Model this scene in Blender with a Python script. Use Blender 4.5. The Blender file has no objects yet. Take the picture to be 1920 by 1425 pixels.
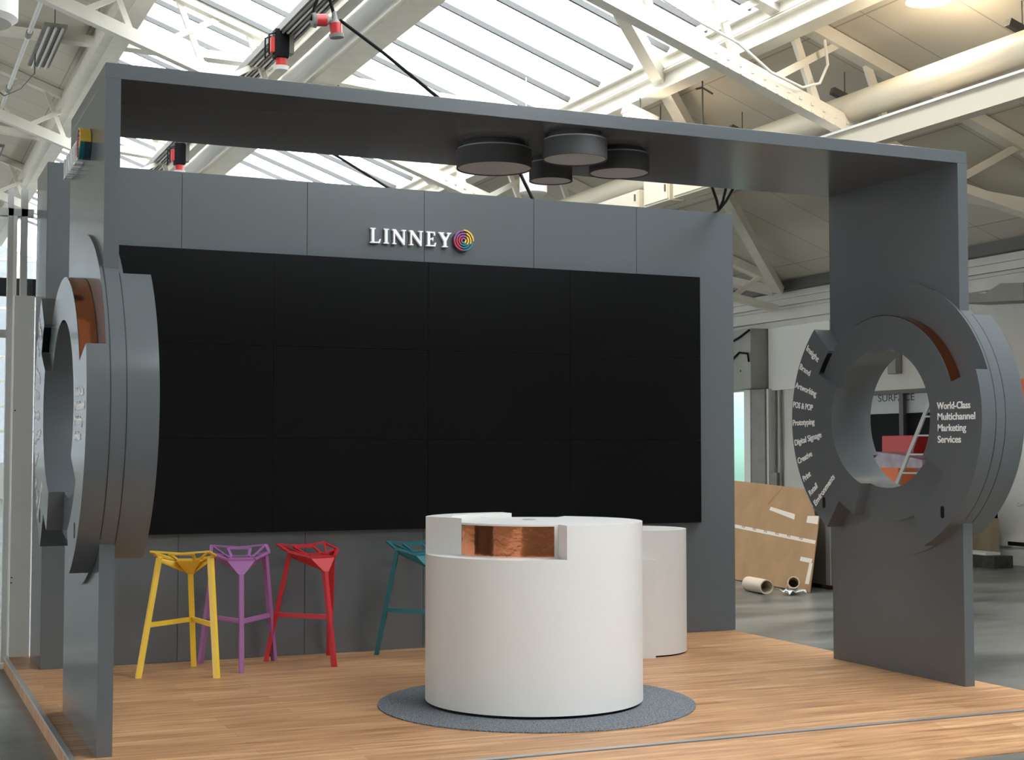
import bpy, bmesh, math, random
from mathutils import Vector, Matrix
random.seed(7)
SC = bpy.context.scene
COL = SC.collection
PI = math.pi
R = math.radians

# ------------------------------------------------------------------ camera
cam_d = bpy.data.cameras.new('camera')
cam = bpy.data.objects.new('camera', cam_d)
COL.objects.link(cam)
cam_d.sensor_fit = 'HORIZONTAL'
cam_d.sensor_width = 36.0
cam_d.lens = 36.0 * 2727.9 / 1920
cam_d.clip_end = 300
YAW, PITCH, ROLL = 0.4135, 0.0493, -0.0005
fwd = Vector((math.sin(YAW) * math.cos(PITCH), math.cos(YAW) * math.cos(PITCH), math.sin(PITCH)))
rgt = Vector((math.cos(YAW), -math.sin(YAW), 0))
upv = rgt.cross(fwd)
cam.matrix_world = Matrix((rgt, upv, -fwd)).transposed().to_4x4()
cam.location = (-1.1048, -7.9439, 1.6049)
SC.camera = cam

# ------------------------------------------------------------------ world, exposure
SC.view_settings.view_transform = 'Standard'
SC.view_settings.look = 'None'
SC.view_settings.gamma = 1
SC.view_settings.use_curve_mapping = False
SC.view_settings.exposure = 0.45
w = bpy.data.worlds.new('overcast')
SC.world = w
w.use_nodes = True
bgn = w.node_tree.nodes['Background']
bgn.inputs[0].default_value = (0.93, 0.97, 1.0, 1)
bgn.inputs[1].default_value = 6.3


# ------------------------------------------------------------------ materials
def mat(name, col, rough=0.5, metal=0.0, spec=0.5, var=0.0, vscale=8.0, bump=0.0, bscale=60.0, emit=None, es=0.0, coat=0.0):
    m = bpy.data.materials.new(name)
    m.use_nodes = True
    nt = m.node_tree
    b = nt.nodes['Principled BSDF']
    b.inputs['Base Color'].default_value = (*col, 1)
    b.inputs['Roughness'].default_value = rough
    b.inputs['Metallic'].default_value = metal
    b.inputs['Specular IOR Level'].default_value = spec
    b.inputs['Coat Weight'].default_value = coat
    if emit:
        b.inputs['Emission Color'].default_value = (*emit, 1)
        b.inputs['Emission Strength'].default_value = es
    if var or bump:
        tc = nt.nodes.new('ShaderNodeTexCoord')
    if var:
        n = nt.nodes.new('ShaderNodeTexNoise')
        n.inputs['Scale'].default_value = vscale
        n.inputs['Detail'].default_value = 5
        nt.links.new(tc.outputs['Object'], n.inputs['Vector'])
        r = nt.nodes.new('ShaderNodeValToRGB')
        r.color_ramp.elements[0].position = 0.3
        r.color_ramp.elements[1].position = 0.7
        r.color_ramp.elements[0].color = (*[c * (1 - var) for c in col], 1)
        r.color_ramp.elements[1].color = (*[min(1, c * (1 + var)) for c in col], 1)
        nt.links.new(n.outputs['Fac'], r.inputs['Fac'])
        nt.links.new(r.outputs['Color'], b.inputs['Base Color'])
    if bump:
        n2 = nt.nodes.new('ShaderNodeTexNoise')
        n2.inputs['Scale'].default_value = bscale
        n2.inputs['Detail'].default_value = 4
        nt.links.new(tc.outputs['Object'], n2.inputs['Vector'])
        bp = nt.nodes.new('ShaderNodeBump')
        bp.inputs['Strength'].default_value = bump
        bp.inputs['Distance'].default_value = 0.02
        nt.links.new(n2.outputs['Fac'], bp.inputs['Height'])
        nt.links.new(bp.outputs['Normal'], b.inputs['Normal'])
    return m


def wood_mat():
    m = bpy.data.materials.new('oak_planks')
    m.use_nodes = True
    nt = m.node_tree
    N = nt.nodes.new
    L = nt.links.new
    b = nt.nodes['Principled BSDF']
    tc = N('ShaderNodeTexCoord')
    br = N('ShaderNodeTexBrick')
    br.offset = 0.37
    br.inputs['Scale'].default_value = 1
    br.inputs['Brick Width'].default_value = 1.3
    br.inputs['Row Height'].default_value = 0.13
    br.inputs['Mortar Size'].default_value = 0.0012
    br.inputs['Color1'].default_value = (0.51, 0.27, 0.132, 1)
    br.inputs['Color2'].default_value = (0.65, 0.375, 0.196, 1)
    br.inputs['Mortar'].default_value = (0.30, 0.15, 0.07, 1)
    L(tc.outputs['Object'], br.inputs['Vector'])
    mp = N('ShaderNodeMapping')
    mp.inputs['Scale'].default_value = (0.9, 14, 1)
    L(tc.outputs['Object'], mp.inputs['Vector'])
    n = N('ShaderNodeTexNoise')
    n.inputs['Scale'].default_value = 1.6
    n.inputs['Detail'].default_value = 6
    n.inputs['Roughness'].default_value = 0.62
    L(mp.outputs['Vector'], n.inputs['Vector'])
    rp = N('ShaderNodeValToRGB')
    rp.color_ramp.elements[0].position = 0.32
    rp.color_ramp.elements[1].position = 0.68
    rp.color_ramp.elements[0].color = (0.50, 0.46, 0.42, 1)
    rp.color_ramp.elements[1].color = (1.15, 1.15, 1.15, 1)
    L(n.outputs['Fac'], rp.inputs['Fac'])
    mx = N('ShaderNodeMix')
    mx.data_type = 'RGBA'
    mx.blend_type = 'MULTIPLY'
    mx.inputs[0].default_value = 1
    L(br.outputs['Color'], mx.inputs[6])
    L(rp.outputs['Color'], mx.inputs[7])
    L(mx.outputs[2], b.inputs['Base Color'])
    b.inputs['Roughness'].default_value = 0.42
    b.inputs['Specular IOR Level'].default_value = 0.35
    return m


def speckle_mat(name, c1, c2, scale):
    m = bpy.data.materials.new(name)
    m.use_nodes = True
    nt = m.node_tree
    b = nt.nodes['Principled BSDF']
    tc = nt.nodes.new('ShaderNodeTexCoord')
    n = nt.nodes.new('ShaderNodeTexNoise')
    n.inputs['Scale'].default_value = scale
    n.inputs['Detail'].default_value = 3
    nt.links.new(tc.outputs['Object'], n.inputs['Vector'])
    r = nt.nodes.new('ShaderNodeValToRGB')
    r.color_ramp.elements[0].position = 0.38
    r.color_ramp.elements[1].position = 0.62
    r.color_ramp.elements[0].color = (*c1, 1)
    r.color_ramp.elements[1].color = (*c2, 1)
    nt.links.new(n.outputs['Fac'], r.inputs['Fac'])
    nt.links.new(r.outputs['Color'], b.inputs['Base Color'])
    b.inputs['Roughness'].default_value = 0.95
    b.inputs['Specular IOR Level'].default_value = 0.1
    bp = nt.nodes.new('ShaderNodeBump')
    bp.inputs['Strength'].default_value = 0.6
    bp.inputs['Distance'].default_value = 0.006
    nt.links.new(n.outputs['Fac'], bp.inputs['Height'])
    nt.links.new(bp.outputs['Normal'], b.inputs['Normal'])
    return m


def concrete_mat():
    m = mat('polished_concrete', (0.11, 0.115, 0.11), 0.3, var=0.0)
    nt = m.node_tree
    b = nt.nodes['Principled BSDF']
    tc = nt.nodes.new('ShaderNodeTexCoord')
    mp = nt.nodes.new('ShaderNodeMapping')
    mp.inputs['Scale'].default_value = (0.5, 1.3, 1)
    mp.inputs['Rotation'].default_value = (0, 0, 0.5)
    nt.links.new(tc.outputs['Object'], mp.inputs['Vector'])
    n = nt.nodes.new('ShaderNodeTexNoise')
    n.inputs['Scale'].default_value = 1.1
    n.inputs['Detail'].default_value = 8
    n.inputs['Roughness'].default_value = 0.62
    nt.links.new(mp.outputs['Vector'], n.inputs['Vector'])
    r = nt.nodes.new('ShaderNodeValToRGB')
    r.color_ramp.elements[0].position = 0.35
    r.color_ramp.elements[1].position = 0.72
    r.color_ramp.elements[0].color = (0.06, 0.063, 0.058, 1)
    r.color_ramp.elements[1].color = (0.25, 0.25, 0.225, 1)
    nt.links.new(n.outputs['Fac'], r.inputs['Fac'])
    nt.links.new(r.outputs['Color'], b.inputs['Base Color'])
    return m


def glass_mat(name, tint=(1, 1, 1), gloss=0.06):
    m = bpy.data.materials.new(name)
    m.use_nodes = True
    nt = m.node_tree
    for n in list(nt.nodes):
        nt.nodes.remove(n)
    o = nt.nodes.new('ShaderNodeOutputMaterial')
    t = nt.nodes.new('ShaderNodeBsdfTransparent')
    t.inputs[0].default_value = (*tint, 1)
    g = nt.nodes.new('ShaderNodeBsdfGlossy')
    g.inputs['Roughness'].default_value = 0.05
    mx = nt.nodes.new('ShaderNodeMixShader')
    mx.inputs[0].default_value = gloss
    nt.links.new(t.outputs[0], mx.inputs[1])
    nt.links.new(g.outputs[0], mx.inputs[2])
    nt.links.new(mx.outputs[0], o.inputs[0])
    return m


def soffit_mat():
    m = mat('painted_soffit_boards', (0.52, 0.48, 0.40), 0.75, spec=0.2)
    nt = m.node_tree
    b = nt.nodes['Principled BSDF']
    tc = nt.nodes.new('ShaderNodeTexCoord')
    br = nt.nodes.new('ShaderNodeTexBrick')
    br.offset = 0.0
    br.inputs['Scale'].default_value = 1
    br.inputs['Brick Width'].default_value = 2.4
    br.inputs['Row Height'].default_value = 1.2
    br.inputs['Mortar Size'].default_value = 0.012
    br.inputs['Color1'].default_value = (0.66, 0.61, 0.51, 1)
    br.inputs['Color2'].default_value = (0.62, 0.575, 0.485, 1)
    br.inputs['Mortar'].default_value = (0.42, 0.38, 0.32, 1)
    nt.links.new(tc.outputs['Object'], br.inputs['Vector'])
    nt.links.new(br.outputs['Color'], b.inputs['Base Color'])
    return m


M = {}
M['grey'] = mat('grey_laminate', (0.118, 0.129, 0.139), 0.2, spec=0.5, bump=0.012, bscale=2.0)
M['grey_edge'] = mat('grey_laminate_edge', (0.02, 0.02, 0.022), 0.6)
M['white'] = mat('white_laminate', (0.80, 0.785, 0.765), 0.35, spec=0.4)
M['screen'] = mat('screen_black', (0.004, 0.004, 0.0045), 0.45, spec=0.12)
M['copper'] = mat('copper_foil', (0.60, 0.21, 0.10), 0.10, metal=1.0, bump=0.09, bscale=9)
M['black'] = mat('black_matt', (0.008, 0.008, 0.009), 0.6, spec=0.12)
M['letter'] = mat('white_letter', (0.95, 0.95, 0.95), 0.5)
M['wood'] = wood_mat()
M['alu'] = mat('aluminium', (0.50, 0.49, 0.49), 0.42, metal=0.8)
M['rug'] = speckle_mat('grey_carpet', (0.065, 0.073, 0.083), (0.26, 0.275, 0.295), 130)
M['concrete'] = concrete_mat()
M['steel'] = mat('cream_painted_steel', (0.78, 0.74, 0.65), 0.5, var=0.05, vscale=3)
M['soffit'] = soffit_mat()
M['bar'] = mat('dark_glazing_bar', (0.10, 0.10, 0.10), 0.6)
M['pane'] = glass_mat('skylight_glass', (0.97, 0.98, 0.98), 0.04)
M['plaster'] = mat('white_plaster', (0.64, 0.63, 0.585), 0.8, var=0.05, vscale=1.5)
M['board'] = mat('white_board', (0.80, 0.79, 0.76), 0.6)
M['dkgrey'] = mat('dark_grey_metal', (0.10, 0.10, 0.095), 0.5)
M['midgrey'] = mat('mid_grey_metal', (0.26, 0.25, 0.235), 0.55, var=0.1, vscale=4)
M['card'] = mat('cardboard', (0.33, 0.205, 0.11), 0.85, var=0.10, vscale=3.5, spec=0.1)
M['card_dark'] = mat('cardboard_inside', (0.22, 0.15, 0.09), 0.9, spec=0.1)
M['tape'] = mat('packing_tape', (0.62, 0.55, 0.47), 0.4)
M['cream'] = mat('cream_pipe_paint', (0.68, 0.62, 0.50), 0.45)
M['shade'] = mat('drum_shade', (.055, .055, .058), .6)
M['midalu'] = mat('ladder_aluminium', (.48, .50, .48), .45)
M['red'] = mat('red_plastic', (0.55, 0.03, 0.03), 0.35)
M['paper'] = mat('tube_paper', (0.55, 0.45, 0.34), 0.85)
M['diffuser'] = mat('grey_diffuser', (0.40, 0.43, 0.45), 0.6)
M['glow'] = mat('lamp_glow', (1, 1, 1), 0.4, emit=(1.0, 0.86, 0.62), es=18)
M['frame_grey'] = mat('partition_frame', (.50, .50, .49), .5)
M['dirty'] = glass_mat('partition_glass', (0.93, 0.95, 0.95), 0.06)


# ------------------------------------------------------------------ mesh helpers
class MB:
    """collects solids and links them as ONE mesh object"""

    def __init__(self):
        self.bm = bmesh.new()

    def verts_faces(self, vs, fs):
        bv = [self.bm.verts.new(v) for v in vs]
        for f in fs:
            try:
                self.bm.faces.new([bv[i] for i in f])
            except ValueError:
                pass
        return self

    def box(self, x0, x1, y0, y1, z0, z1):
        v = [(x, y, z) for z in (z0, z1) for y in (y0, y1) for x in (x0, x1)]
        return self.verts_faces(v, [(0, 2, 3, 1), (4, 5, 7, 6), (0, 1, 5, 4), (2, 6, 7, 3), (0, 4, 6, 2), (1, 3, 7, 5)])

    def obox(self, c, s, mx):
        v = [tuple(Vector(c) + mx @ Vector((x * s[0] / 2, y * s[1] / 2, z * s[2] / 2))) for z in (-1, 1) for y in (-1, 1) for x in (-1, 1)]
        return self.verts_faces(v, [(0, 2, 3, 1), (4, 5, 7, 6), (0, 1, 5, 4), (2, 6, 7, 3), (0, 4, 6, 2), (1, 3, 7, 5)])

    def beam(self, p, q, wd, ht, up=(0, 0, 1)):
        p, q = Vector(p), Vector(q)
        d = (q - p).normalized()
        u = Vector(up)
        s = d.cross(u)
        if s.length < 1e-4:
            s = d.cross(Vector((0, 1, 0)))
        s.normalize()
        u = s.cross(d)
        v = []
        for e in (p, q):
            for a, b in ((-1, -1), (1, -1), (1, 1), (-1, 1)):
                v.append(tuple(e + s * a * wd / 2 + u * b * ht / 2))
        return self.verts_faces(v, [(3, 2, 1, 0), (4, 5, 6, 7), (0, 1, 5, 4), (1, 2, 6, 5), (2, 3, 7, 6), (3, 0, 4, 7)])

    def tube(self, pts, r, n=12, cap=True):
        pts = [Vector(p) for p in pts]
        rings = []
        prev = None
        for i, p in enumerate(pts):
            d = (pts[min(i + 1, len(pts) - 1)] - pts[max(i - 1, 0)]).normalized()
            s = prev if prev is not None else d.cross(Vector((0, 0, 1)) if abs(d.z) < .95 else Vector((1, 0, 0)))
            s = (s - d * s.dot(d)).normalized()
            prev = s
            t = d.cross(s)
            rr = r[i] if isinstance(r, (list, tuple)) else r
            rings.append([self.bm.verts.new(p + (s * math.cos(2 * PI * k / n) + t * math.sin(2 * PI * k / n)) * rr) for k in range(n)])
        for a, b in zip(rings[:-1], rings[1:]):
            for k in range(n):
                self.bm.faces.new((a[k], a[(k + 1) % n], b[(k + 1) % n], b[k]))
        if cap:
            self.bm.faces.new(rings[0][::-1])
            self.bm.faces.new(rings[-1])
        return self

    def lathe(self, prof, c=(0, 0, 0), n=64):
        """prof: closed list of (r,z)"""
        rings = []
        for r, z in prof:
            if r < 1e-6:
                rings.append([self.bm.verts.new((c[0], c[1], c[2] + z))])
            else:
                rings.append([self.bm.verts.new((c[0] + r * math.cos(2 * PI * k / n), c[1] + r * math.sin(2 * PI * k / n), c[2] + z)) for k in range(n)])
        for a, b in zip(rings[:-1], rings[1:]):
            for k in range(n):
                f = [a[k % len(a)], a[(k + 1) % len(a)], b[(k + 1) % len(b)], b[k % len(b)]]
                g = []
                for x in f:
                    if x not in g:
                        g.append(x)
                if len(g) > 2:
                    self.bm.faces.new(g)
        return self

    def prism(self, poly, f0, f1):
        """poly: 2d outline; f0/f1 map (a,b)->3d for both ends"""
        n = len(poly)
        a = [self.bm.verts.new(f0(*p)) for p in poly]
        b = [self.bm.verts.new(f1(*p)) for p in poly]
        self.bm.faces.new(a)
        self.bm.faces.new(b[::-1])
        for i in range(n):
            j = (i + 1) % n
            self.bm.faces.new((a[i], b[i], b[j], a[j]))
        return self

    def build(self, name, m, parent=None, smooth=0, bevel=0.0):
        bmesh.ops.recalc_face_normals(self.bm, faces=self.bm.faces)
        me = bpy.data.meshes.new(name)
        self.bm.to_mesh(me)
        self.bm.free()
        me.materials.append(m)
        o = bpy.data.objects.new(name, me)
        COL.objects.link(o)
        if parent:
            o.parent = parent
            o.matrix_parent_inverse = Matrix.Translation(parent.location).inverted() if not parent.parent else Matrix.Identity(4)
        if smooth:
            me.shade_smooth()
            me.set_sharp_from_angle(angle=R(smooth))
        if bevel:
            bv = o.modifiers.new('bevel', 'BEVEL')
            bv.width = bevel
            bv.segments = 2
            bv.limit_method = 'ANGLE'
            bv.angle_limit = R(40)
        return o


def tag(o, label=None, cat=None, group=None, kind=None):
    if label: o['label'] = label
    if cat: o['category'] = cat
    if group: o['group'] = group
    if kind: o['kind'] = kind
    return o


def empty(name, loc, label=None, cat=None, group=None, kind=None):
    o = bpy.data.objects.new(name, None)
    COL.objects.link(o)
    o.location = loc
    o.empty_display_size = 0.1
    return tag(o, label, cat, group, kind)


def struct(o):
    o['kind'] = 'structure'
    return o


def arc(r, a0, a1, step=3.0):
    n = max(2, int(abs(a1 - a0) / step) + 1)
    return [(r * math.cos(R(a0 + (a1 - a0) * i / (n - 1))), r * math.sin(R(a0 + (a1 - a0) * i / (n - 1)))) for i in range(n)]


def text_mesh(body, size, width=None, offset=0.0, extrude=0.0015, align='LEFT'):
    c = bpy.data.curves.new('lettering', 'FONT')
    c.body = body
    c.size = size
    c.extrude = extrude
    c.offset = offset
    c.align_x = align
    c.resolution_u = 4
    o = bpy.data.objects.new('lettering', c)
    COL.objects.link(o)
    dg = bpy.context.evaluated_depsgraph_get()
    me = bpy.data.meshes.new_from_object(o.evaluated_get(dg))
    bpy.data.objects.remove(o)
    bpy.data.curves.remove(c)
    if width:
        xs = [v.co.x for v in me.vertices]
        k = width / (max(xs) - min(xs))
        for v in me.vertices:
            v.co.x *= k
    return me


def join_text(items, name, m, parent):
    """items: (mesh, matrix) -> one lettering part"""
    bm = bmesh.new()
    for me, mx in items:
        t = bmesh.new()
        t.from_mesh(me)
        t.transform(mx)
        tmp = bpy.data.meshes.new('lettering')
        t.to_mesh(tmp)
        t.free()
        bm.from_mesh(tmp)
        bpy.data.meshes.remove(tmp)
        bpy.data.meshes.remove(me)
    me = bpy.data.meshes.new(name)
    bm.to_mesh(me)
    bm.free()
    me.materials.append(m)
    o = bpy.data.objects.new(name, me)
    COL.objects.link(o)
    if parent:
        o.parent = parent
        o.matrix_parent_inverse = Matrix.Translation(parent.location).inverted()
    return o


# ------------------------------------------------------------------ the hall: big structure
FZ = -0.10                        # hall floor; the platform top is z = 0
XW, ZE, SL = 15.0, 4.86, 0.36     # wall line, eaves height, roof pitch
RX = -2.0                         # ridge
YA, YB = -24.0, 48.0
YS = -14.0                        # front end of the skylight, set short to cut low front light


def rz(x):
    return ZE + SL * (XW - x) if x > RX else ZE + SL * (XW - RX) - SL * (RX - x)


struct(MB().box(-19.2, XW + 6.5, YA, YB, FZ - .3, FZ).build('floor', M['concrete']))

SKY_L, SKY_R = 2.9, 8.75
ceil = MB()
for xa, xb in ((SKY_R + .02, XW + .3), (RX, SKY_L - .02), (-19.2, RX)):  # last slab: unseen left slope, kept solid to cut light from the left
    za, zb = rz(xa), rz(xb)
    if xa >= RX - 1e-6: za = rz(RX + 1e-9) if abs(xa - RX) < 1e-6 else rz(xa)
    ceil.prism([(xa, za), (xb, zb), (xb, zb + .12), (xa, za + .12)], lambda a, b: (a, YA, b), lambda a, b: (a, YB, b))
ceil.prism([(SKY_L - .02, rz(SKY_L - .02)), (SKY_R + .02, rz(SKY_R + .02)), (SKY_R + .02, rz(SKY_R + .02) + .12), (SKY_L - .02, rz(SKY_L - .02) + .12)], lambda a, b: (a, YA, b), lambda a, b: (a, YS, b))  # unseen solid bay, shaped to block low light from the front
struct(ceil.build('ceiling', M['soffit']))


def skylight(name, xa, xb, bars):
    za, zb = rz(xa), rz(xb)
    p = MB()
    p.prism([(xa, za + .03), (xb, zb + .03), (xb, zb + .045), (xa, za + .045)], lambda a, b: (a, YS, b), lambda a, b: (a, YB, b))
    o = struct(p.build(name, M['pane']))
    for y in bars:
        MB().beam((xa + .01, y, za - .02), (xb - .01, y, zb - .02), .045, .08).build('glazing_bar', M['bar'], o)
    return o


ys = [12.27 + 1.03 * k for k in range(-25, 29)]
skylight('window_1', 2.9, 5.72, ys)
skylight('window_2', 5.72, SKY_R, ys)

# right hall wall with a doorway and a shop opening
wb = MB()
DO = (16.9, 18.4, 2.83)           # doorway y0,y1,top
SO = (9.7, 13.62, 2.60)           # shop opening
wb.box(XW, XW + .3, YA, SO[0], FZ, ZE)
wb.box(XW, XW + .3, SO[0], SO[1], SO[2], ZE)
wb.box(XW, XW + .3, SO[1], DO[0], FZ, ZE)
wb.box(XW, XW + .3, DO[0], DO[1], DO[2], ZE)
wb.box(XW, XW + .3, DO[1], YB, FZ, ZE)
struct(wb.build('wall_right', M['plaster']))
tb_ = MB()
tb_.box(XW - .06, XW, YA, YB, 4.56, 4.60)
tb_.box(XW - .09, XW, YA, YB, 4.42, 4.47)
tb_.box(XW - .05, XW, YA, YB, 4.36, 4.38)
tb_.box(XW - .12, XW, YA, YB, 4.14, 4.27)
struct(tb_.build('trim_1', M['plaster']))
struct(MB().box(XW - .16, XW, YA, YB, 4.69, 4.88).build('trim_2', M['dkgrey']))
wl = MB()
wl.box(-19.2, -18.9, YA, YB, FZ, 2.0)
wl.box(-19.2, -18.9, YA, YB, 4.3, ZE)
struct(wl.build('wall_left', M['plaster']))
wg = struct(MB().box(-19.1, -19.07, YA, YB, 2.0, 4.3).build('added_window', M['pane']))  # unseen glazing strip, added to give low light from the left
for k in range(30):
    MB().box(-19.15, -18.95, YA + 2.4 * k, YA + 2.4 * k + .1, 2.0, 4.3).build('mullion', M['steel'], wg)
# far gable wall: low wall, glazing above
struct(MB().box(-19.2, XW + .3, YB, YB + .3, FZ, 1.2).build('wall_back', M['plaster']))
gw = MB()
gw.prism([(-19.2, 1.2), (XW, 1.2), (XW, ZE), (RX, rz(RX + 1e-6)), (-19.2, rz(-19.2))], lambda a, b: (a, YB + .1, b), lambda a, b: (a, YB + .13, b))
gw = struct(gw.build('window_3', glass_mat('dimming_gable_glass', (.34, .35, .36), .04)))  # grey tint put in to dim the sky light through the gable
for k in range(14):
    x = -18 + 2.4 * k
    MB().box(x, x + .12, YB, YB + .1, 1.2, rz(x) - .1).build('mullion', M['steel'], gw)
for k in range(9):
    MB().box(max(-18.5, -20 + 2.4 * k), min(14.5, 22 - 2.4 * k), YB - .02, YB + .08, 2.3 + .9 * k, 2.4 + .9 * k).build('transom', M['steel'], gw)
struct(MB().prism([(-19.2, FZ), (XW + .3, FZ), (XW + .3, ZE), (RX, rz(RX + 1e-6)), (-19.2, rz(-19.2))], lambda a, b: (a, YA - .3, b), lambda a, b: (a, YA, b)).build('light_block_wall', M['plaster']))  # unseen end wall, added to shut out light behind the camera

# the shop behind the opening: shell
sh = MB()
sh.box(XW + .3, XW + 4, 9.4, 9.55, FZ, 3)
sh.box(XW + .3, XW + 4, 13.9, 14.05, FZ, 3)
sh.box(XW + 3.9, XW + 4, 9.55, 13.9, FZ, 3)
sh.box(XW + .3, XW + 4, 9.4, 14.05, 3.0, 3.1)
struct(sh.build('wall_shop', M['board']))
# doorway leads into a pale lobby
lb = MB()
lb.box(XW + 2.2, XW + 2.3, 15.5, 21.5, FZ, 3.2)
lb.box(XW + .3, XW + 2.3, 15.4, 15.5, FZ, 3.2)
lb.box(XW + .3, XW + 2.3, 21.5, 21.6, FZ, 3.2)
struct(lb.build('wall_lobby', mat('pale_green_paint', (0.62, 0.74, 0.70), 0.6)))

# ------------------------------------------------------------------ roof steel
def truss(y, label, x_hi=XW - .3, x_lo=RX + .2):
    t = empty('roof_truss', (x_lo, y, rz(x_lo)), label, 'truss', 'lattice trusses under the roof')
    TC = .10
    MB().beam((x_lo, y, rz(x_lo) - TC), (x_hi, y, rz(x_hi) - TC), .2, .16).build('top_chord', M['steel'], t)
    b = MB()
    xk = 11.4
    DZ = 1.15
    b.beam((x_lo, y, rz(x_lo) - DZ), (xk, y, rz(xk) - DZ), .2, .12)
    b.beam((xk, y, rz(xk) - DZ), (x_hi, y, rz(x_hi) - .62), .2, .12)
    for k in range(2):                                       # upstand flange of the chord
        b.beam((x_lo, y - .07 + .14 * k, rz(x_lo) - DZ + .1), (xk, y - .07 + .14 * k, rz(xk) - DZ + .1), .02, .12)
    p = 1.15
    x = 8.6 - 8 * p
    while x + p < 11.5:
        MB().beam((x, y, rz(x) - DZ), (x + p, y, rz(x + p) - TC), .07, .09).build('web_strut', M['steel'], t)
        MB().beam((x + .42, y + .05, rz(x + .42) - TC), (x + .9, y + .05, rz(x + .9) - DZ), .07, .09).build('web_strut', M['steel'], t)
        x += p
    MB().beam((11.4, y, rz(11.4) - DZ), (12.6, y, rz(12.6) - TC), .07, .09).build('web_strut', M['steel'], t)
    MB().beam((12.6, y, rz(12.6) - TC), (13.7, y, rz(13.7) - .82), .07, .09).build('web_strut', M['steel'], t)
    MB().beam((13.7, y, rz(13.7) - .82), (14.4, y, rz(14.4) - TC), .07, .09).build('web_strut', M['steel'], t)
    # rivets along the near face of the bottom chord
    rv = b
    for k in range(40):
        xr = 7.9 + .17 * k
        if xr > 11.2: break
        for s in (-.5, .5):
            c = Vector((xr, y - .105, rz(xr) - DZ + .045 * s * 2))
            rv.obox(c, (.035, .02, .035), Matrix.Identity(3))
    b.build('bottom_chord', M['steel'], t)
    return t


truss(6.7, 'cream lattice roof truss with rivets, nearest one, directly above the stand')
truss(15.5, 'cream lattice roof truss, second from the front, crossing behind the stand')
truss(24.3, 'cream lattice roof truss, third from the front, far behind the stand')
truss(33.1, 'cream lattice roof truss, farthest one towards the end of the hall')


def ybeam(name, label, cat, x0, x1, z0, z1, y0, y1, m='steel', group=None):
    return tag(MB().box(x0, x1, y0, y1, z0, z1).build(name, M[m]), label, cat, group)


# girder at the upper edge of the skylight: channel with open web plates
g = empty('edge_girder', (2.7, 0, rz(2.7)), 'cream channel girder along the upper edge of the skylight', 'girder')
MB().box(2.45, 2.62, -2, 46, rz(2.7) - .42, rz(2.7) - .02).build('web', M['steel'], g)
MB().box(2.62, 2.86, -2, 46, rz(2.7) - .12, rz(2.7) - .08).build('flange', M['steel'], g)
MB().box(2.62, 2.92, -2, 46, rz(2.7) - .44, rz(2.7) - .39).build('flange', M['steel'], g)
for k in range(22):
    y = 3 + 2.05 * k
    MB().box(2.62, 2.84, y, y + .12, rz(2.7) - .39, rz(2.7) - .12).build('stiffener', M['steel'], g)
tag(MB().box(2.88, 2.98, -2, 46, rz(2.9) - .16, rz(2.9) + .02).build('glazing_sill', M['bar']), 'dark sill strip along the top edge of the skylight', 'sill')

# middle girder, tube, rail, cable tray
ybeam('box_girder', 'cream box girder running down the middle of the skylight', 'girder', 5.5, 5.96, 7.78, 8.1, -2, 46)
tag(MB().box(5.97, 6.04, -2, 46, 7.98, 8.12).build('glazing_sill', M['bar']), 'dark sill strip beside the middle box girder of the skylight', 'sill')
tag(MB().tube([(5.3, -2, 7.92), (5.3, 46, 7.92)], .17, 20).build('round_duct', M['board'], smooth=40), 'white round tube fixed beside the middle box girder', 'pipe')
ib = MB()
ib.box(4.9, 5.1, -2, 46, 8.2, 8.23)
ib.box(4.99, 5.01, -2, 46, 7.98, 8.2)
ib.box(4.9, 5.1, -2, 46, 7.95, 7.98)
tag(ib.build('rail_beam', M['steel']), 'cream rail beam between the cable tray and the white tube', 'beam')
ct = empty('cable_tray', (4.6, 2, 8.0), 'grey perforated tray of bundled cables under the skylight', 'tray')
MB().box(4.42, 4.80, -2, 46, 7.98, 8.0).build('base', M['midgrey'], ct)
for x in (4.42, 4.79):
    MB().box(x, x + .012, -2, 46, 8.0, 8.1).build('side_rail', M['midgrey'], ct)
for k in range(5):
    MB().tube([(4.47 + .07 * k, -2, 8.03 - .07), (4.47 + .07 * k, 46, 8.03 - .07)], .022, 8).build('cable', M['board'] if k % 2 else M['midgrey'], ct, smooth=60)

# girder at the lower edge of the skylight
g = empty('edge_girder', (8.9, 0, rz(8.9)), 'cream stepped girder along the lower edge of the skylight', 'girder')
MB().box(8.72, 8.80, -2, 46, rz(8.75) - .10, rz(8.80) - .02).build('glazing_sill', M['steel'], g)
MB().box(8.80, 8.86, -2, 46, rz(8.75) - .22, rz(8.86) - .02).build('flashing', M['steel'], g)
MB().box(8.86, 8.90, -2, 46, rz(8.75) - .48, rz(8.9) - .02).build('web', M['steel'], g)
MB().box(8.78, 9.06, -2, 46, rz(8.75) - .50, rz(8.75) - .47).build('flange', M['steel'], g)
MB().box(8.78, 9.06, -2, 46, rz(8.75) - .26, rz(8.75) - .24).build('flange', M['steel'], g)
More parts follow.
